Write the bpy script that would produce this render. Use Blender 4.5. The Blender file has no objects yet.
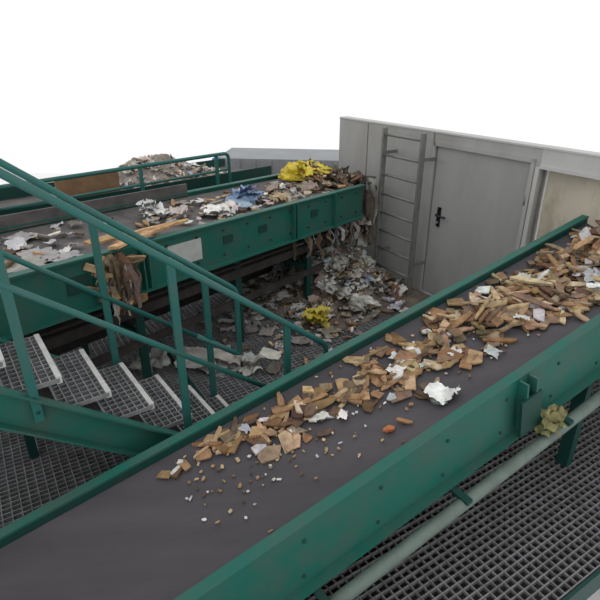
import bpy, bmesh, math, random
from mathutils import Vector, Matrix, noise
random.seed(7)
S=1.15; Z0=4.2
V=Vector
def lin(c):
    return tuple(((x/255.)/12.92 if x/255.<=.04045 else (((x/255.)+.055)/1.055)**2.4) for x in c)
# ------------------------------------------------------------ materials
def mat(name,rgb,rough=.5,metal=0,dirt=None,dscale=4,damt=.5,bump=0,bscale=30,stretch=None,spec=.5,lo=.42,hi=.75):
    m=bpy.data.materials.new(name); m.use_nodes=True
    nt=m.node_tree; N=nt.nodes; L=nt.links; b=N['Principled BSDF']
    b.inputs['Roughness'].default_value=rough; b.inputs['Metallic'].default_value=metal
    b.inputs['Specular IOR Level'].default_value=spec
    c=lin(rgb)+(1,)
    tc=N.new('ShaderNodeTexCoord'); mp=N.new('ShaderNodeMapping'); L.new(tc.outputs['Object'],mp.inputs[0])
    if stretch: mp.inputs['Rotation'].default_value=stretch[0]; mp.inputs['Scale'].default_value=stretch[1]
    if dirt:
        n=N.new('ShaderNodeTexNoise'); n.inputs['Scale'].default_value=dscale; n.inputs['Detail'].default_value=8; n.inputs['Roughness'].default_value=.65
        L.new(mp.outputs[0],n.inputs['Vector'])
        r=N.new('ShaderNodeValToRGB'); r.color_ramp.elements[0].position=lo; r.color_ramp.elements[1].position=hi
        r.color_ramp.elements[0].color=(0,0,0,1); r.color_ramp.elements[1].color=(damt,)*3+(1,)
        L.new(n.outputs['Fac'],r.inputs[0])
        mx=N.new('ShaderNodeMix'); mx.data_type='RGBA'; L.new(r.outputs[0],mx.inputs[0])
        mx.inputs[6].default_value=c; mx.inputs[7].default_value=lin(dirt)+(1,)
        L.new(mx.outputs[2],b.inputs['Base Color'])
    else: b.inputs['Base Color'].default_value=c
    if bump:
        n2=N.new('ShaderNodeTexNoise'); n2.inputs['Scale'].default_value=bscale; n2.inputs['Detail'].default_value=5
        L.new(tc.outputs['Object'],n2.inputs['Vector'])
        bp=N.new('ShaderNodeBump'); bp.inputs['Strength'].default_value=bump; bp.inputs['Distance'].default_value=.01
        L.new(n2.outputs['Fac'],bp.inputs['Height']); L.new(bp.outputs[0],b.inputs['Normal'])
    return m
def attrmat(name,rough=.8,nscale=25,amt=.45):
    m=bpy.data.materials.new(name); m.use_nodes=True
    nt=m.node_tree; N=nt.nodes; L=nt.links; b=N['Principled BSDF']; b.inputs['Roughness'].default_value=rough
    a=N.new('ShaderNodeAttribute'); a.attribute_name='Col'
    tc=N.new('ShaderNodeTexCoord'); n=N.new('ShaderNodeTexNoise'); n.inputs['Scale'].default_value=nscale; n.inputs['Detail'].default_value=6
    L.new(tc.outputs['Object'],n.inputs['Vector'])
    mr=N.new('ShaderNodeMapRange'); mr.inputs[1].default_value=.3; mr.inputs[2].default_value=.7; mr.inputs[3].default_value=1-amt; mr.inputs[4].default_value=1.1
    L.new(n.outputs['Fac'],mr.inputs[0])
    mx=N.new('ShaderNodeMix'); mx.data_type='RGBA'; mx.blend_type='MULTIPLY'; mx.inputs[0].default_value=1
    L.new(a.outputs['Color'],mx.inputs[6]); L.new(mr.outputs[0],mx.inputs[7]); L.new(mx.outputs[2],b.inputs['Base Color'])
    bp=N.new('ShaderNodeBump'); bp.inputs['Strength'].default_value=.3; bp.inputs['Distance'].default_value=.01
    L.new(n.outputs['Fac'],bp.inputs['Height']); L.new(bp.outputs[0],b.inputs['Normal'])
    return m
AZ=math.atan2(.53,.848)
M_green=mat('green_paint',(26,94,82),.5,dirt=(72,84,76),dscale=5,damt=.7,bump=.12,spec=.3,lo=.4)
M_rail=mat('green_rail_paint',(34,96,90),.45,dirt=(76,90,86),dscale=8,damt=.5,spec=.35)
M_dgreen=mat('dark_green_paint',(16,62,56),.55,dirt=(46,56,50),dscale=4,damt=.6,spec=.3)
M_belt=mat('rubber_belt',(66,64,68),.65,dirt=(88,85,87),dscale=2.2,damt=.6,bump=.2,bscale=70,stretch=((0,0,-AZ),(.3,2.2,1)),spec=.3,lo=.36)
M_belt2=mat('rubber_belt_dusty',(68,66,68),.7,dirt=(112,106,101),dscale=5,damt=.7,bump=.2,bscale=50,lo=.36)
M_galv=mat('galvanised_steel',(136,137,139),.6,metal=.25,dirt=(84,82,80),dscale=9,damt=.8)
M_galvn=mat('stair_nosing_steel',(196,196,194),.5,metal=.1,dirt=(130,126,120),dscale=12,damt=.5)
M_ladder=mat('ladder_steel',(120,121,118),.5,metal=.2,dirt=(90,84,78),dscale=7,damt=.6)
M_dark=mat('dark_grime_and_shade',(42,39,38),.9,dirt=(74,68,62),dscale=6,damt=.7,bump=.4)  # grimy rollers and trays; also the painted shade below grating and treads
M_wall=mat('grey_wall_panel',(160,160,158),.65,dirt=(130,126,120),dscale=1.6,damt=.7,stretch=((0,0,0),(1,1,.35)))
M_wall2=mat('light_wall_panel',(184,184,182),.6,dirt=(158,154,149),dscale=2,damt=.6)
M_cont=mat('container_steel',(140,144,148),.6,dirt=(118,114,110),dscale=2,damt=.6)
M_door=mat('door_paint',(154,154,153),.55,dirt=(130,127,123),dscale=2,damt=.6,stretch=((0,0,0),(1,1,.3)))
M_seam=mat('panel_seam',(100,100,97),.7)
M_black=mat('black_plastic',(18,18,18),.4)
M_beige=mat('stained_beige_sheet',(202,194,176),.7,dirt=(132,108,84),dscale=3,damt=.75,bump=.3,bscale=8,stretch=((0,0,0),(1,1,.4)),lo=.5)
M_conc=mat('pale_concrete',(238,238,236),.9,dirt=(222,222,220),dscale=1.5,damt=.5)
M_pipe=mat('pipe_grey_green',(98,114,106),.55,dirt=(76,78,70),dscale=8,damt=.7)
M_sign=mat('sign_white',(178,182,178),.5,dirt=(130,130,122),dscale=9,damt=.5)
M_brown=mat('rusty_board',(134,104,76),.85,dirt=(96,76,58),dscale=5,damt=.8,bump=.3)
M_blue=mat('blue_paint',(40,120,190),.5)
M_waste=attrmat('mixed_waste_material',.85)
M_wood=attrmat('scrap_wood_material',.85,nscale=18,amt=.48)
M_film=attrmat('plastic_film_material',.42,nscale=10,amt=.3)
# ------------------------------------------------------------ mesh builder
class MB:
    def __init__(s): s.v=[];s.f=[];s.m=[];s.c=[];s.sm=[];s.mats=[]
    def mi(s,m):
        if m not in s.mats: s.mats.append(m)
        return s.mats.index(m)
    def add(s,vs,fs,m,col=(1,1,1),smooth=False):
        o=len(s.v); s.v+= [V(p) for p in vs]; i=s.mi(m)
        for f in fs: s.f.append([o+k for k in f]); s.m.append(i); s.sm.append(smooth)
        s.c+=[col]*len(vs) if not isinstance(col,list) else col
    def box(s,c,ax,h,m,col=(1,1,1)):
        c=V(c); A,B,C=[V(a).normalized()*k for a,k in zip(ax,h)]
        vs=[c+A*i+B*j+C*k for i in(-1,1) for j in(-1,1) for k in(-1,1)]
        fs=[(0,1,3,2),(4,6,7,5),(0,4,5,1),(2,3,7,6),(0,2,6,4),(1,5,7,3)]
        if A.cross(B).dot(C)<0: fs=[f[::-1] for f in fs]
        s.add(vs,fs,m,col)
    def beam(s,a,b,w,h,m,up=(0,0,1)):
        a=V(a);b=V(b);d=(b-a);sd=d.cross(V(up)).normalized();u=sd.cross(d).normalized()
        s.box((a+b)/2,(d,sd,u),(d.length/2,w/2,h/2),m)
    def tube(s,pts,r,m,n=12,caps=True):
        pts=[V(p) for p in pts]; vs=[];fs=[]
        d0=(pts[1]-pts[0]).normalized(); ref=V((0,0,1)) if abs(d0.z)<.9 else V((1,0,0))
        x=d0.cross(ref).normalized()
        for i,p in enumerate(pts):
            if i==0: t=d0
            elif i==len(pts)-1: t=(pts[i]-pts[i-1]).normalized()
            else: t=((pts[i]-pts[i-1]).normalized()+(pts[i+1]-pts[i]).normalized()).normalized()
            x=(x-t*x.dot(t)).normalized(); y=t.cross(x)
            vs+=[p+(x*math.cos(2*math.pi*j/n)+y*math.sin(2*math.pi*j/n))*r for j in range(n)]
        for i in range(len(pts)-1):
            for j in range(n):
                a=i*n+j;b=i*n+(j+1)%n
                fs.append((a,b,b+n,a+n))
        if caps: fs.append(tuple(range(n))[::-1]); fs.append(tuple((len(pts)-1)*n+j for j in range(n)))
        s.add(vs,fs,m,smooth=True)
    def obj(s,name,parent=None):
        me=bpy.data.meshes.new(name)
        vv=[((p.x)*S,(p.y)*S,(p.z+Z0)*S) for p in s.v]
        me.from_pydata(vv,[],s.f); 
        for m in s.mats: me.materials.append(m)
        for p,i,sm in zip(me.polygons,s.m,s.sm): p.material_index=i; p.use_smooth=sm
        ca=me.color_attributes.new('Col','FLOAT_COLOR','POINT')
        for i,c in enumerate(s.c): ca.data[i].color=(c[0],c[1],c[2],1)
        me.update()
        o=bpy.data.objects.new(name,me); bpy.context.scene.collection.objects.link(o)
        if parent: o.parent=parent
        return o
def bend(pts,r=.07,n=6):
    pts=[V(p) for p in pts]; out=[pts[0]]
    for i in range(1,len(pts)-1):
        a=(pts[i-1]-pts[i]);b=(pts[i+1]-pts[i]); rr=min(r,a.length*.45,b.length*.45)
        p0=pts[i]+a.normalized()*rr;p1=pts[i]+b.normalized()*rr
        for k in range(n+1):
            t=k/n; out.append(p0*(1-t)**2+pts[i]*2*t*(1-t)+p1*t*t)
    out.append(pts[-1]); return out
UP=V((0,0,1))
A=V((.848,.530,0)); E=V((.530,-.848,0)); W0=V((1.46,5.80,0)); ZF=-2.57
def PL(L,p,z): return W0+A*L+E*p+UP*z
# ------------------------------------------------------------ ground floor
b=MB(); b.box((0,5,-4.25),((1,0,0),(0,1,0),UP),(16,16,.05),M_conc); b.obj('floor')
# ------------------------------------------------------------ grating
def grating(b,o,a,e,la,le,sa,se,ta,te,h,m):
    a=V(a);e=V(e)
    n=int(le/se)
    for i in range(n+1): b.box(o+a*la/2+e*(i*le/n)-UP*h/2,(a,e,UP),(la/2,te/2,h/2),m)
    n=int(la/sa)
    for i in range(n+1): b.box(o+e*le/2+a*(i*la/n)-UP*(h*.35+.001),(e,a,UP),(le/2,ta/2,h*.35),m)
b=MB()
for (l0,l1,p0,p1) in [(-3.1,-.03,-3.,1.78),(-5.2,-3.12,-3.,1.78),(-5.2,-.03,1.80,3.35)]:
    o=PL(l0+.02,p0+.02,ZF)
    grating(b,o,A,E,l1-l0-.04,p1-p0-.04,.055,.042,.006,.007,.03,M_galv)
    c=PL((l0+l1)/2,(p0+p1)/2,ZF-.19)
    b.box(c,(A,E,UP),((l1-l0)/2,(p1-p0)/2,.01),M_dark)  # added dark pan, its colour stands in for shade beneath the grating
    for (ll,pp,dl,dp) in [(l0,(p0+p1)/2,.01,(p1-p0)/2),(l1-.01,(p0+p1)/2,.01,(p1-p0)/2),((l0+l1)/2,p0,(l1-l0)/2,.01),((l0+l1)/2,p1,(l1-l0)/2,.01)]:
        b.box(PL(ll,pp,ZF-.09),(A,E,UP),(dl,dp,.088),M_dgreen)
for L_,p_ in [(-.2,-2.8),(-.2,1.5),(-3.,-2.8),(-2.9,1.5),(-5,-2.8),(-5,.7),(-.2,3.2),(-2.4,3.2),(-5,3.2)]:
    b.beam(PL(L_,p_,ZF-.2),PL(L_,p_,-4.2),.1,.1,M_dgreen,up=(1,0,0))
b.obj('grating_platform')
# ------------------------------------------------------------ wall with opening
TOP=-.72
def wallbox(b,p0,p1,z0,z1,m,l0=0,l1=.12): b.box(PL((l0+l1)/2,(p0+p1)/2,(z0+z1)/2),(A,E,UP),((l1-l0)/2,(p1-p0)/2,(z1-z0)/2),m)
b=MB()
wallbox(b,-1.75,-.02,-4.2,TOP,M_wall)
wallbox(b,-.02,1.24,-4.2,ZF,M_wall)
wallbox(b,-.02,1.24,-.82,TOP,M_wall)
wallbox(b,1.24,1.29,-4.2,TOP,M_wall)
wallbox(b,1.29,3.5,-.89,TOP,M_wall2)
wallbox(b,1.29,3.5,-4.2,-2.0,M_wall)
wallbox(b,3.1,3.5,-2.0,-.89,M_wall2)
for p in (-1.15,-.02): wallbox(b,p-.006,p+.006,ZF,TOP,M_seam,-.004,.0)
wallbox(b,-1.75,3.5,TOP-.008,TOP+.008,M_wall2,-.008,.13)
wall=b.obj('wall_back')
b=MB()
wallbox(b,.0,1.22,ZF+.02,-.84,M_door,.02,.08)
for a in [(-.02,.02,ZF,-.82),(1.20,1.24,ZF,-.82)]: wallbox(b,*a,M_wall,-.015,.03)
wallbox(b,-.02,1.24,-.86,-.82,M_wall,-.015,.03)
wallbox(b,.02,.028,ZF+.02,-.86,M_seam,.012,.021); wallbox(b,1.192,1.2,ZF+.02,-.86,M_seam,.012,.021)
hz=-1.62
b.box(PL(.013,.155,hz),(A,E,UP),(.008,.022,.11),M_black)
b.tube(bend([PL(.01,.155,hz+.03),PL(-.05,.155,hz+.03),PL(-.05,.30,hz+.03)],.03),.012,M_black)
b.tube([PL(.01,.155,hz-.06),PL(-.012,.155,hz-.06)],.012,M_galv)
for z in (-2.2,-1.2): b.tube([PL(-.005,1.205,z-.05),PL(-.005,1.205,z+.05)],.014,M_galv)
b.obj('door_1')
b=MB()
n=28; vs=[];fs=[]
for i in range(n+1):
    for j in range(9):
        p=1.30+(3.09-1.30)*i/n; z=-1.98+(1.08)*j/8
        vs.append(PL(.14+.015*math.sin(p*14)+.015*noise.noise(V((p*3,z*3,0))),p,z))
for i in range(n):
    for j in range(8):
        a=i*9+j; fs.append((a,a+1,a+10,a+9))
b.add(vs,fs,M_beige,smooth=True)
wallbox(b,1.25,1.29,-2.0,-.89,M_wall2,-.012,.22); wallbox(b,3.1,3.14,-2.0,-.89,M_wall2,-.012,.22)
wallbox(b,1.29,3.1,-.90,-.87,M_wall2,-.012,.22)
b.obj('plastic_curtain_panel')
# ------------------------------------------------------------ ladder
b=MB(); lp0,lp1=-.60,.02
for p in (lp0,lp1):
    b.box(PL(-.2,p,(ZF+TOP)/2+.0),(A,E,UP),(.032,.014,(TOP-ZF)/2),M_ladder)
    for z in (-2.2,-1.0): b.box(PL(-.1,p,z),(A,E,UP),(.1,.01,.018),M_ladder)
z=ZF+.2
while z<TOP-.05:
    b.tube([PL(-.2,lp0,z),PL(-.2,lp1,z)],.016,M_ladder); z+=.225
b.obj('steel_ladder')
# ------------------------------------------------------------ near conveyor
R0=V((-.1,2.69,-1.80)); D1=V((.831,.519,.198)).normalized(); Q1=V((.53,-.848,0)); N1=Q1.cross(D1).normalized()
if N1.z<0: N1=-N1
def NC(s,w,h=0): return R0+D1*s+Q1*w+UP*h
W=.90; s0,s1=-3.1,3.0; sm=(s0+s1)/2; hl=(s1-s0)/2
b=MB()
prof=[(.03,-.055),(.15,-.085),(.3,-.1),(.6,-.1),(.75,-.085),(.87,-.055)]
vs=[];fs=[];ns=60
for i in range(ns+1):
    s_=s0+.02+(s1-s0-.02)*i/ns
    for (w,h) in prof: vs.append(NC(s_,w,h))
k=len(prof)
for i in range(ns):
    for j in range(k-1):
        a=i*k+j; fs.append((a,a+k,a+k+1,a+1))
b.add(vs,fs,M_belt,smooth=True)
b.box(NC(sm,W/2,-.34),(D1,Q1,N1),(hl,.38,.006),M_belt)
for s_ in (s0+.1,s1-.1): b.tube([NC(s_,.06,-.225),NC(s_,.84,-.225)],.11,M_dark,20)
s_=s0+.5
while s_<s1-.3: b.tube([NC(s_,.04,-.14),NC(s_,.86,-.14)],.035,M_dark); s_+=.5
for w,sg in ((0,-1),(W,1)):
    b.box(NC(sm,w+sg*.02,-.2),(D1,Q1,N1),(hl,.008,.2),M_green)
    b.box(NC(sm,w+sg*.0,.0),(D1,Q1,N1),(hl,.03,.007),M_green)
    b.box(NC(sm,w+sg*.045,-.395),(D1,Q1,N1),(hl,.033,.007),M_green)
    b.box(NC(sm,w-sg*.02,-.035),(D1,Q1,N1),(hl,.006,.04),M_dgreen)
for s_ in (1.02,1.10,2.3,2.36):
    b.box(NC(s_,W+.055,-.2),(D1,Q1,N1),(.007,.035,.19),M_green)
b.box(NC(1.06,W+.09,-.24),(D1,Q1,N1),(.085,.008,.13),M_dgreen)
for s_ in [x*.45 for x in range(-5,7)]:
    for h in (-.32,-.09):
        b.tube([NC(s_,W+.025,h),NC(s_,W+.036,h)],.010,M_dgreen,6)
for s_ in (-1.9,1.75):
    for w in (-.02,W+.02):
        p=NC(s_,w,-.4); b.beam(p,(p.x,p.y,ZF),.08,.06,M_dgreen,up=A)
    p=NC(s_,0,-.55);q=NC(s_,W,-.55); b.beam(p,q,.05,.06,M_dgreen)
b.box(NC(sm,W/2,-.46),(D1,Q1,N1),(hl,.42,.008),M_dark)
b.obj('belt_conveyor')
b=MB()
b.tube([NC(-.9,W+.15,-.46),NC(2.8,W+.15,-.46)],.036,M_pipe,16)
for s_ in (-.4,.5,1.35,2.2): b.box(NC(s_,W+.11,-.42),(D1,Q1,N1),(.02,.08,.012),M_dgreen)
b.obj('service_pipe')
# ------------------------------------------------------------ far conveyor
F0=V((.72,6.05,-1.344)); D2=V((-.619,-.784,.036)).normalized(); Q2=V((-.784,.619,0)).normalized(); N2=V((0,0,1))
def FC(s,q,h=0): return F0+D2*s+Q2*q+UP*h
W2=1.08; t1=4.3
b=MB()
vs=[];fs=[];prof=[(.03,-.03),(.2,-.055),(.4,-.065),(.7,-.065),(.9,-.055),(1.05,-.03)];k=len(prof);ns=40
for i in range(ns+1):
    for (w,h) in prof: vs.append(FC(t1*i/ns,w,h))
for i in range(ns):
    for j in range(k-1): a=i*k+j; fs.append((a,a+k,a+k+1,a+1))
b.add(vs,fs,M_belt2,smooth=True)
b.box(FC(t1/2,W2/2,-.3),(D2,Q2,N2),(t1/2,.48,.006),M_belt2)
for s_ in (.02,t1-.12): b.tube([FC(s_,.06,-.18),FC(s_,1.02,-.18)],.115,M_dark,20)
for q,sg in ((0,-1),(W2,1)):
    b.box(FC(t1/2,q+sg*.012,-.18),(D2,Q2,N2),(t1/2,.008,.185),M_green)
    b.box(FC(t1/2,q+sg*.02,.005),(D2,Q2,N2),(t1/2,.035,.007),M_green)
    b.box(FC(t1/2,q+sg*.045,-.36),(D2,Q2,N2),(t1/2,.036,.007),M_green)
b.box(FC(3.0,W2,.04),(D2,Q2,N2),(1.3,.012,.06),M_belt2)
for s_ in (.62,1.28,1.33,3.05,3.1): b.box(FC(s_,-.045,-.18),(D2,Q2,N2),(.006,.028,.175),M_green)
for i in range(14):
    s_=.15+i*.3
    for h in (-.07,-.29): b.tube([FC(s_,-.02,h),FC(s_,-.034,h)],.010,M_dark,8)
for s_ in (.95,1.75,2.2): b.box(FC(s_,-.024,-.16),(D2,Q2,N2),(.055,.006,.035),M_dgreen)
b.box(FC(2.68,-.028,-.17),(D2,Q2,N2),(.17,.005,.09),M_sign)
b.box(FC(3.6,-.024,-.17),(D2,Q2,N2),(.08,.006,.06),M_dgreen)
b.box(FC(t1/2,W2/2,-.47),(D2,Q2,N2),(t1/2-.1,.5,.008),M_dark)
b.beam(FC(.3,.08,-.56),FC(t1,.08,-.56),.05,.08,M_dark)
b.beam(FC(.1,.08,-.85),FC(t1,.08,-.85),.04,.06,M_dark)
for s_ in (.9,2.0,3.1,4.1):
    for q in (.10,W2):
        p=FC(s_,q,-.36); b.beam(p,(p.x,p.y,ZF),.07,.06,M_dgreen,up=A)
    b.beam(FC(s_,0.1,-.8),FC(s_,W2,-.8),.05,.06,M_dgreen)
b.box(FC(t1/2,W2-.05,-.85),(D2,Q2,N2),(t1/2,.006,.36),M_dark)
b.obj('belt_conveyor')
# ------------------------------------------------------------ third conveyor behind, with board
D3=D2
def BC(s,q,h=0): return FC(s,W2+.5+q,h)
b=MB()
b.box(BC(2.2,.45,-.1),(D2,Q2,N2),(2.4,.45,.01),M_belt2)
for q in (0,.9):
    b.box(BC(2.2,q,-.15),(D2,Q2,N2),(2.4,.01,.17),M_dgreen)
for s_ in (.2,2.2,4.2):
    for q in (0,.9):
        p=BC(s_,q,-.3); b.beam(p,(p.x,p.y,-4.2),.08,.07,M_dgreen,up=A)
b.box(BC(2.42,.12,.07),(D2,Q2,N2),(.34,.012,.15),M_brown)
b.obj('belt_conveyor')
b=MB()
def GR(s,h): return FC(s,W2+.33,h)
top=.30
b.tube(bend([GR(.75,-1.0),GR(.75,top-.01),GR(3.5,top-.05)],.08),.02,M_rail)
b.tube([GR(.75,.10),GR(3.5,.07)],.014,M_rail)
for s_ in (.95,2.0,3.45):
    b.beam(GR(s_,top-.02),GR(s_,ZF+1.3),.035,.035,M_rail,up=A)
b.obj('guard_railing')
b=MB()
c0=V((-.15,8.3,0)); ax=V((.99,-.12,0)).normalized(); ay=V((.12,.99,0))
b.box(c0+UP*(-2.78),(ax,ay,UP),(1.05,.5,1.42),M_cont)
for i in range(9): b.box(c0-ay*.51+ax*(-.95+i*.24)+UP*(-2.78),(ax,ay,UP),(.02,.012,1.40),M_cont)
b.box(c0-ay*.5+ax*-1.05+UP*(-2.6),(ax,ay,UP),(.05,.05,1.24),M_blue)
b.obj('shipping_container')
# ------------------------------------------------------------ stairs
SD=V((.813,.582,0)); SP=V((-.582,.813,0)); B0=V((-.106,3.03,-1.57)); SW=.60
def ST(k,w,h=0): return B0-SD*k+SP*w+UP*(.8*k+h)
b=MB()
for i in range(1,11):
    k=.15+.225*i; zt=ZF+.18*i
    c=B0-SD*k; o=V((c.x,c.y,zt))-SD*.125+SP*.02
    grating(b,o,SD,SP,.25,SW-.04,.04,.045,.006,.006,.025,M_galv)
    b.box(o+SD*.25+SP*(SW/2-.02)-UP*.012,(SD,SP,UP),(.014,SW/2-.02,.02),M_galvn)
    b.box(o+SP*(SW/2-.02)-UP*.015,(SD,SP,UP),(.006,SW/2-.02,.018),M_galv)
kb,kt=.14,2.42
for w in (-.008,SW+.008):
    a=ST(kb,w,-1.28);c=ST(kt,w,-1.28)
    b.beam(a,c,.012,.18,M_green)
    a2=ST(kb,w,-1.165);c2=ST(kt,w,-1.165); sg=-1 if w<0 else 1
    b.beam(a2+SP*sg*.025,c2+SP*sg*.025,.06,.012,M_green)
    b.beam(ST(kb,w,-1.39)+SP*sg*.025,ST(kt,w,-1.39)+SP*sg*.025,.06,.012,M_green)
b.beam(ST(kb,SW/2,-1.42),ST(kt,SW/2,-1.42),SW,.01,M_dark)  # added soffit, coloured dark as the shade seen between treads
c=B0-SD*2.95; zt=ZF+1.98
grating(b,V((c.x,c.y,zt))-SD*.5+SP*.0-SD*0,SD,SP,.9,SW,.06,.045,.006,.006,.03,M_galv)
for w in (0,SW):
    b.box(V((c.x,c.y,zt-.1))-SD*.05+SP*w,(SD,SP,UP),(.5,.01,.1),M_green)
    for dk in (-.4,.35):
        p=V((c.x,c.y,zt-.2))+SD*dk+SP*w; b.beam(p,(p.x,p.y,-4.2),.08,.08,M_dgreen,up=A)
b.obj('metal_staircase')
def rail(name,w,posts,end,floorend):
    b=MB()
    if floorend: pts=bend([ST(2.35,w),ST(end,w),V((ST(end,w).x,ST(end,w).y,ZF))],.05)
    else: pts=bend([ST(2.35,w),ST(end,w),ST(end,w)-UP*.56,ST(end+.35,w)-UP*.56],.06)
    b.tube(pts,.0205,M_rail,14)
    b.tube([ST(2.35,w,-.56),ST(end+(.0 if floorend else .2),w,-.56)],.017,M_rail,12)
    for k in posts:
        lo=max(ST(k,w,-1.3).z,ZF); p=ST(k,w,0)
        b.box(V((p.x,p.y,(p.z+lo)/2)),(SD,SP,UP),(.022,.012,(p.z-lo)/2),M_rail)
        if lo>ZF+.01:
            for h in (.06,.14): b.tube([V((p.x,p.y,lo+h))-SP*.02,V((p.x,p.y,lo+h))+SP*.02],.009,M_dgreen,6)
        else: b.box(V((p.x,p.y,ZF+.006)),(SD,SP,UP),(.06,.05,.006),M_rail)
    b.obj(name)
rail('stair_handrail',-.035,(2.25,1.51,.74,.0),-.33,True)
rail('stair_handrail',SW+.035,(2.3,1.65,.94,.25),-.0,False)
# ------------------------------------------------------------ debris generators
R=random.Random(11)
WOOD=[(184,156,118),(166,134,98),(142,108,74),(196,176,144),(114,86,62),(172,142,102),(190,164,128),(98,78,60),(156,124,90),(144,122,98),(126,104,84)]
WHITE=[(224,222,219),(204,202,199),(192,194,197)]
GREYS=[(150,146,140),(120,114,108),(174,172,168),(96,88,80),(196,194,190),(140,128,112)]
def jit(c,a=14): 
    k=R.uniform(-a,a); return lin([max(5,min(250,x+k+R.uniform(-5,5))) for x in c])
def rotm(nrm,tilt):
    q=V((0,0,1)).rotation_difference(nrm)
    M=q.to_matrix()@Matrix.Rotation(R.uniform(-tilt,tilt),3,'X')@Matrix.Rotation(R.uniform(-tilt,tilt),3,'Y')@Matrix.Rotation(R.uniform(0,6.283),3,'Z')
    return M
def chip(b,c,l,w,t,col,nrm=UP,tilt=.3,M=None,mat_=None):
    M=M or rotm(nrm,tilt)
    if l>2.5*w:
        out=[(-1,-R.uniform(.5,1)),(-.3,-1),(.5,-R.uniform(.7,1)),(1,-R.uniform(.0,.6)),(R.uniform(.8,1),R.uniform(.3,.9)),(.2,R.uniform(.7,1)),(-.6,1),(-R.uniform(.8,1),R.uniform(.2,.8))]
    elif R.random()<.5:
        out=[(-R.uniform(.8,1),-R.uniform(.7,1)),(R.uniform(.6,1),-R.uniform(.8,1)),(R.uniform(.9,1.1),R.uniform(-.3,.3)),(R.uniform(.6,1),R.uniform(.7,1)),(-R.uniform(.4,1),R.uniform(.8,1))]
    else:
        n=R.choice((4,5,6,7)); a0=R.uniform(0,6.28)
        out=[]
        for i in range(n):
            a=a0+6.283*(i+R.uniform(-.3,.3))/n; r=R.uniform(.7,1.2)
            out.append((math.cos(a)*r,math.sin(a)*r))
    n=len(out); vs=[];tw=R.uniform(-.3,.3)
    for zz in (-1,1):
        for (x,y) in out:
            vs.append(c+M@V((x*l/2,y*w/2,zz*t/2+tw*x*y*w*.4)))
    fs=[tuple(range(n))[::-1],tuple(range(n,2*n))]
    for i in range(n): fs.append((i,(i+1)%n,n+(i+1)%n,n+i))
    b.add(vs,fs,mat_ or M_wood,col)
def film(b,c,sx,sy,amp,col,nrm=UP,tilt=.4,n=9,m=None,droop=0):
    M=rotm(nrm,tilt); o=V((R.uniform(0,99),R.uniform(0,99),R.uniform(0,99))); vs=[]
    for i in range(n):
        for j in range(n):
            x=i/(n-1)*2-1;y=j/(n-1)*2-1
            r=1-.22*abs(noise.noise(V((math.atan2(y,x)*1.3,0,0))+o))*2
            q=V((x*1.7,y*1.7,0))+o
            h=noise.noise(q)*1.0+ (abs(noise.noise(q*2.3))-.25)*.9+noise.noise(q*4.7)*.3
            p=M@V((x*sx/2*r+amp*.5*noise.noise(q+V((9,0,0))),y*sy/2*r+amp*.5*noise.noise(q+V((0,9,0))),h*amp))
            p.z-=droop*(x*x+y*y)
            vs.append(c+p)
    fs=[(i*n+j,(i+1)*n+j,(i+1)*n+j+1,i*n+j+1) for i in range(n-1) for j in range(n-1)]
    b.add(vs,fs,m or M_film,col,smooth=True)
def bag(b,c,rad,col,M=None,floor=-.45,f=2.2,amp=.35,m=None):
    bm=bmesh.new(); bmesh.ops.create_icosphere(bm,subdivisions=4,radius=1)
    o=V((R.uniform(0,99),R.uniform(0,99),0)); vs=[]
    M=M or Matrix.Rotation(R.uniform(0,6.28),3,'Z')
    for v in bm.verts:
        p=v.co; d=1+amp*noise.noise(p*f*.6+o)+amp*.9*(.3-abs(noise.noise(p*f*1.5+o)))+amp*.45*(.2-abs(noise.noise(p*f*3.5+o)))
        q=p*d; q.z=max(q.z,floor+.05*noise.noise(p*5))
        q=V((q.x*rad[0],q.y*rad[1],q.z*rad[2])); vs.append(c+M@q)
    fs=[tuple(v.index for v in f_.verts) for f_ in bm.faces]; bm.free()
    b.add(vs,fs,m or M_film,lin(col),smooth=True)
def strip(b,c,l,w,col,out):
    n=8;vs=[];o=R.uniform(0,99);dx=V((R.uniform(-1,1),R.uniform(-1,1),0)).normalized()
    for i in range(n):
        t=i/(n-1)
        cc=c-UP*l*t+out*(.1*math.sin(t*2)+.06*noise.noise(V((t*3,o,0))))+dx*.06*noise.noise(V((o,t*3,0)))
        ww=w*(1-.5*t)*(1+.4*noise.noise(V((o,o,t*5))))
        vs+=[cc-dx*ww/2,cc+out*.02*math.sin(t*9+o),cc+dx*ww/2]
    fs=[(i*3+j,i*3+j+1,i*3+j+4,i*3+j+3) for i in range(n-1) for j in (0,1)]
    b.add(vs,fs,M_waste,col,smooth=True)
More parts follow.
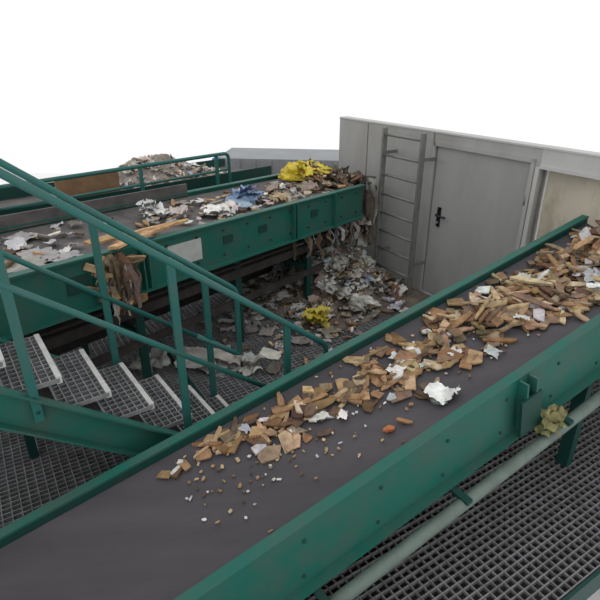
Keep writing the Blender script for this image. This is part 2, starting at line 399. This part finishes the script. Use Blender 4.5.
# ------------------------------------------------------------ near belt debris
b=MB()
def bz(w): 
    return -.1+.045*((w-.45)/.42)**2
def put(s,w,l,wd,t,col,lift=0,tilt=.25): chip(b,NC(s,w,bz(w)+t/2+.006+lift),l,wd,t,jit(col),N1,tilt)
clusters=[(-.62,.13,.12,.05,14,.85,.0),(-.38,.17,.14,.07,20,1.0,.0),(-.12,.22,.16,.09,26,1.15,.02),(.15,.25,.16,.09,18,1.1,.01),(.28,.5,.15,.09,5,.9,0),
 (.5,.33,.15,.12,26,1.15,.02),(.75,.34,.15,.13,30,1.15,.02),(1.05,.38,.2,.15,34,1.15,.02),(1.4,.32,.2,.14,64,1.15,.05),(1.7,.36,.2,.16,76,1.15,.06),
 (2.0,.40,.2,.19,80,1.15,.06),(2.3,.45,.22,.2,82,1.15,.07),(2.65,.42,.2,.2,130,1.15,.22)]
for sc,wc,ss,ws,nn,kf,lf in clusters:
    for i in range(nn):
        s_=R.gauss(sc,ss); w_=R.gauss(wc,ws)
        if w_<.07 or w_>.82 or s_>2.93: continue
        c=R.choice(WOOD) if R.random()<.92 else R.choice(WHITE)
        k=R.random(); lift=R.uniform(0,lf)*math.exp(-((w_-wc)/ws)**2*.6); tl=.12 if lift<.01 else .4
        if k<.36: put(s_,w_,R.uniform(.05,.09)*kf,R.uniform(.035,.06)*kf,R.uniform(.006,.014),c,lift,tl)
        elif k<.62: put(s_,w_,R.uniform(.10,.20)*kf,R.uniform(.02,.04)*kf,R.uniform(.008,.018),c,lift,tl)
        else: put(s_,w_,R.uniform(.09,.15)*kf,R.uniform(.055,.09)*kf,R.uniform(.005,.012),c,lift,tl)
for i in range(420):
    s_=R.uniform(-.8,2.9); w_=R.gauss(.35,.17)
    if .05<w_<.85: put(s_,w_,R.uniform(.012,.032),R.uniform(.008,.022),.006,R.choice(WOOD+WHITE),0,.4)
put(-.04,.245,.14,.12,.035,(98,74,60)); put(.0,.29,.12,.08,.03,(106,80,64),.02)
put(.27,.681,.085,.045,.015,(182,110,66))
put(.25,.31,.22,.06,.018,(184,146,104)); put(-.2,.36,.17,.10,.015,(202,176,138)); put(-.3,.2,.12,.08,.02,(188,158,116))
put(.5,.30,.19,.10,.012,(180,146,106)); put(.72,.36,.16,.10,.014,(192,166,126)); put(.1,.12,.10,.07,.02,(196,168,122))
put(.62,.70,.10,.06,.02,(150,150,148)); put(.95,.28,.21,.05,.02,(140,106,74)); put(1.05,.48,.14,.09,.014,(112,82,58))
put(2.15,.62,.20,.12,.012,(200,176,140)); put(1.9,.68,.14,.09,.012,(188,160,116)); put(2.45,.66,.18,.13,.012,(204,188,158))
for i in range(26):
    put(R.uniform(1.3,2.6),R.uniform(.15,.5),R.uniform(.18,.32),R.uniform(.025,.05),R.uniform(.012,.024),R.choice(WOOD),R.uniform(.02,.08),.3)
b.obj('scrap_wood_pile')
b=MB()
film(b,NC(.64,.68,-.045),.16,.14,.03,jit((236,236,236)),N1,.2,11)
film(b,NC(.70,.71,-.05),.10,.08,.03,jit((225,226,228)),N1,.4)
for s_,w_,z_ in [(.62,.33,.12),(.70,.26,.11),(.78,.42,.08),(1.0,.45,.11),(.05,.35,.08),(-.35,.15,.08),(1.5,.55,.1),(1.9,.25,.12),(2.2,.5,.14),(1.15,.62,.10),(2.1,.66,.14),(.15,.42,.08)]:
    film(b,NC(s_,w_,bz(w_)+.03+(.05 if s_>1.3 else 0)),z_,z_*.7,.016,jit(R.choice(WHITE)),N1,.25)
for i in range(6): film(b,NC(2.35+R.uniform(-.15,.15),.6+R.uniform(-.08,.08),bz(.6)+.05),.17,.12,.045,jit((180,182,182)),N1,.6,10)
b.obj('plastic_scrap')
b=MB()
for i in range(6): film(b,NC(1.2+R.uniform(-.02,.05),W+.14,-.38+.012*i),.13,.10,.035,jit((140,138,92)),N1,.5,10,M_waste)
b.obj('rag')
# ------------------------------------------------------------ far belt waste
b=MB()
def putf(s,q,l,w,t,col,lift=0,tilt=.3): chip(b,FC(s,q,-.06+t/2+.006+lift),l,w,t,jit(col),UP,tilt)
for i in range(520):
    s_=4.2*R.random()**1.6; q=R.gauss(.52,.24)
    if q<.05 or q>1.02: continue
    if s_>2.0 and R.random()<.6: continue
    c=R.choice(WOOD+WOOD+WHITE+GREYS+GREYS); k=R.random()
    if k<.65: putf(s_,q,R.uniform(.04,.11),R.uniform(.03,.06),R.uniform(.008,.02),c,R.uniform(0,.02),.3)
    elif k<.78: putf(s_,q,R.uniform(.12,.2),R.uniform(.02,.04),.015,c,R.uniform(0,.03),.25)
    else: film(b,FC(s_,q,-.03+R.uniform(0,.015)),R.uniform(.07,.16),R.uniform(.05,.11),.018,jit(R.choice(WHITE+GREYS+[(186,170,146)])),UP,.2,7)
for s_,q,l,w,a in [(2.95,.06,.62,.07,.1),(2.78,.13,.55,.07,-.12),(3.1,.0,.5,.08,.2),(3.2,.14,.4,.08,-.2)]:
    ang=math.atan2(D2.y,D2.x)+a
    M=Matrix.Rotation(ang,3,'Z')@Matrix.Rotation(R.uniform(-.1,.1),3,'X')
    chip(b,FC(s_,q,.03+R.uniform(0,.02)),l,w,.02,jit((196,158,112)),M=M)
for s_,q,z_,c in [(2.4,.66,.24,(214,214,210)),(2.25,.55,.18,(196,190,182)),(2.0,.35,.24,(224,224,222)),(1.85,.3,.16,(210,208,204)),(.9,.6,.18,(170,160,146)),(.55,.4,.2,(150,138,124)),(.2,.3,.2,(190,176,150)),(1.2,.25,.18,(170,140,104))]:
    for kk in range(2): film(b,FC(s_+R.uniform(-.05,.05),q,-.01+.025*kk),z_,z_*.8,.04,jit(c),UP,.3,12)
for i in range(7): film(b,FC(R.uniform(3.4,4.2),R.uniform(.12,.9),-.03),R.uniform(.15,.35),R.uniform(.12,.25),.02,jit(R.choice([(180,178,174),(155,152,146),(206,204,200)])),UP,.08,12)
for i in range(4): film(b,FC(2.45,.72,.01+.025*i),.18,.15,.05,jit((198,199,197)),UP,.6,10)
for i in range(26):
    film(b,FC(R.uniform(-.1,.25),R.uniform(.1,1.0),R.uniform(.0,.1)),R.uniform(.1,.24),R.uniform(.08,.18),.05,jit(R.choice([(128,110,88),(108,94,78),(150,140,126),(170,150,120)])),UP,.8,8,M_waste)
    chip(b,FC(R.uniform(-.1,.3),R.uniform(.1,1.0),R.uniform(.0,.1)),R.uniform(.1,.24),R.uniform(.03,.08),.015,jit(R.choice(WOOD)),UP,.8)
b.obj('mixed_waste_on_belt')
b=MB()
for i in range(5): film(b,FC(1.5+R.uniform(-.06,.06),.46+R.uniform(-.05,.05),.0+.02*i),.28,.2,.05,jit((126,152,186)),UP,.4,12)
film(b,FC(1.62,.38,.0),.26,.16,.04,jit((150,168,192)),UP,.2,12); b.obj('blue_plastic_bag')
b=MB()
Mz=Matrix.Rotation(-.35,3,'Z')
bag(b,FC(.25,.78,.05),(.19,.12,.10),(208,184,40),M=Mz,amp=.7)
bag(b,FC(-.0,.6,.03),(.22,.11,.08),(196,174,46),M=Mz,amp=.8)
for i in range(9): film(b,FC(R.uniform(-.08,.42),R.uniform(.55,.9),R.uniform(.05,.15)),.32,.22,.07,jit((214,194,52)),UP,.6,12)
b.obj('yellow_plastic_bag')
b=MB()
fy=PL(-1.62,.14,ZF+.09)
for i in range(6): film(b,fy+V((R.uniform(-.06,.06),R.uniform(-.05,.05),.02*i)),.26,.16,.05,jit((194,178,70)),UP,.5,12)
b.obj('yellow_plastic_bag')
# ------------------------------------------------------------ heaps
def heap(b,cf,hw,hh,height,colf,n=46,seed=3):
    vs=[];fs=[];cs=[]
    for i in range(n):
        for j in range(n):
            a=i/(n-1)*2-1; c=j/(n-1)*2-1
            r=min(1,math.sqrt(a*a+c*c)); base=(math.cos(r*math.pi)+1)/2
            q=V((a*hw*5,c*hh*5,seed))
            h=height*base*(1+.45*noise.noise(q*.7))+ (.05*abs(noise.noise(q*2))+.03*noise.noise(q*5))*min(1,base*6)
            vs.append(cf(a*hw,c*hh,h)); cs.append(colf(q))
    fs=[(i*n+j,(i+1)*n+j,(i+1)*n+j+1,i*n+j+1) for i in range(n-1) for j in range(n-1)]
    b.add(vs,fs,M_waste,cs,smooth=False)
    return lambda a,c:(height*(math.cos(min(1,math.sqrt((a/hw)**2+(c/hh)**2))*math.pi)+1)/2)
def gcol(q):
    k=noise.noise(q*1.5); 
    return lin((104+46*k,94+42*k,84+38*k))
def gcol2(q):
    k=noise.noise(q*1.5); 
    return lin((166+40*k,158+40*k,148+38*k))
b=MB()
hf=heap(b,lambda a,c,h:BC(1.40+a,.45+c,-.08+h),1.15,.44,.29,gcol2)
for i in range(280):
    a=R.uniform(-1.1,1.1);c=R.uniform(-.4,.4)
    film(b,BC(1.40+a,.45+c,-.05+hf(a,c)),R.uniform(.08,.17),R.uniform(.05,.12),.025,jit(R.choice(WHITE+WHITE+[(206,194,184),(180,172,164),(188,168,152),(200,178,164)])),UP,.5,6)
    if i%2==0: chip(b,BC(1.40+a,.45+c,-.04+hf(a,c)),R.uniform(.05,.15),R.uniform(.03,.06),.015,jit(R.choice(GREYS+WHITE+WOOD)),UP,.7)
b.obj('waste_heap')
b=MB()
L0,P0=-.80,-.66
cf=lambda a,c,h: PL(L0+a,P0+c,ZF+.005+h)
HW,HH=.76,.98
hf=heap(b,cf,HW,HH,.47,gcol,60,5)
for i in range(640):
    a=R.gauss(0,.38);c=R.gauss(-.02,.52)
    if (a/HW)**2+(c/HH)**2>1.0 or a>.64: continue
    h=hf(a,c); k=R.random()
    p=cf(a,c,h+.03)
    if k<.5: film(b,p,R.uniform(.1,.3),R.uniform(.07,.18),.05,jit(R.choice(WHITE[1:]+GREYS+GREYS+[(166,174,170),(186,188,182),(130,114,96),(158,170,180),(176,168,158),(112,98,84)])),UP,.8,8)
    elif k<.93: chip(b,p,R.uniform(.06,.26),R.uniform(.03,.09),R.uniform(.008,.02),jit(R.choice(GREYS+WOOD+[(84,72,60),(96,82,68)])),UP,.8)
    else: bag(b,p,(R.uniform(.06,.13),R.uniform(.05,.1),R.uniform(.04,.07)),R.choice([(174,176,170),(150,150,140),(196,196,192),(124,108,90),(150,164,162)]),floor=-1,amp=.8)
for i in range(380):
    L_=R.gauss(-1.5,.45); p_=R.gauss(-.4,.55)
    if L_>-.1 or p_>1.6: continue
    if R.random()<.5: film(b,PL(L_,p_,ZF+.03),R.uniform(.06,.24),R.uniform(.05,.16),.022,jit(R.choice(WHITE[1:]+GREYS)),UP,.2,7)
    else: chip(b,PL(L_,p_,ZF+.025),R.uniform(.03,.14),R.uniform(.02,.05),.012,jit(R.choice(GREYS+WOOD)),UP,.3)
b.obj('waste_heap')
b=MB()
RC=[(120,104,86),(104,92,78),(150,142,132),(176,172,166),(112,94,74),(92,82,72),(164,160,154),(136,142,146)]
for i in range(90):
    q=R.uniform(-.08,1.0); 
    strip(b,FC(-.12+R.uniform(-.05,.03),q,R.uniform(-.25,.12)),R.uniform(.2,.7),R.uniform(.05,.16),jit(R.choice(RC)),-D2)
for i in range(120):
    film(b,FC(-.15+R.uniform(-.1,.1),R.uniform(.0,1.05),R.uniform(-.75,.12)),R.uniform(.1,.26),R.uniform(.08,.2),.07,jit(R.choice(RC+[(180,166,144),(146,116,84)])),UP,1.5,7,M_waste)
for i in range(24):
    s_=R.uniform(0,1.3); strip(b,FC(s_,-.03+R.uniform(0,.05),-.36),R.uniform(.1,.3),R.uniform(.03,.08),jit(R.choice(RC)),-Q2*.4)
b.obj('hanging_rags')
b=MB()
for i in range(34):
    s_=R.gauss(3.32,.07); 
    strip(b,FC(s_,-.06+R.uniform(-.03,.02),R.uniform(-.2,.0)),R.uniform(.15,.36),R.uniform(.03,.08),jit(R.choice([(126,104,80),(108,92,74),(148,132,110),(100,88,76),(168,162,152)])),-Q2*.4)
for i in range(34):
    chip(b,FC(R.gauss(3.32,.08),-.07,R.uniform(-.40,-.02)),R.uniform(.1,.22),R.uniform(.03,.07),.015,jit(R.choice(WOOD)),-Q2,.7)
b.obj('fibrous_rag_bundle')
b=MB()
for (L_,p_,r_) in [(-2.75,.35,.16),(-2.95,.2,.18),(-2.55,.5,.1),(-2.2,-.3,.12),(-3.3,0.0,.14)]:
    for kk in range(4): film(b,PL(L_+R.uniform(-.06,.06),p_+R.uniform(-.06,.06),ZF+.04+.025*kk),r_*2,r_*1.4,.05,jit((174,172,167)),UP,.4,10)
b.obj('crumpled_plastic_sheet')
# ------------------------------------------------------------ light, camera
w=bpy.data.worlds.new('overcast_sky'); bpy.context.scene.world=w; w.use_nodes=True
bg=w.node_tree.nodes['Background']; bg.inputs[0].default_value=(.99,.99,1,1); bg.inputs[1].default_value=1.02
sl=bpy.data.lights.new('soft_sun','SUN'); sl.energy=.3; sl.angle=math.radians(60); sl.color=(1,.98,.95)
so=bpy.data.objects.new('soft_sun',sl); so.rotation_euler=(math.radians(30),math.radians(-12),0); bpy.context.scene.collection.objects.link(so)
cd=bpy.data.cameras.new('camera'); cd.sensor_width=36; cd.lens=31.2; cd.clip_end=200
co=bpy.data.objects.new('camera',cd); co.location=(0,0,Z0*S); co.rotation_euler=(math.radians(65),0,0)
bpy.context.scene.collection.objects.link(co); bpy.context.scene.camera=co
bpy.context.scene.view_settings.view_transform='Standard'
bpy.context.scene.view_settings.look='None'
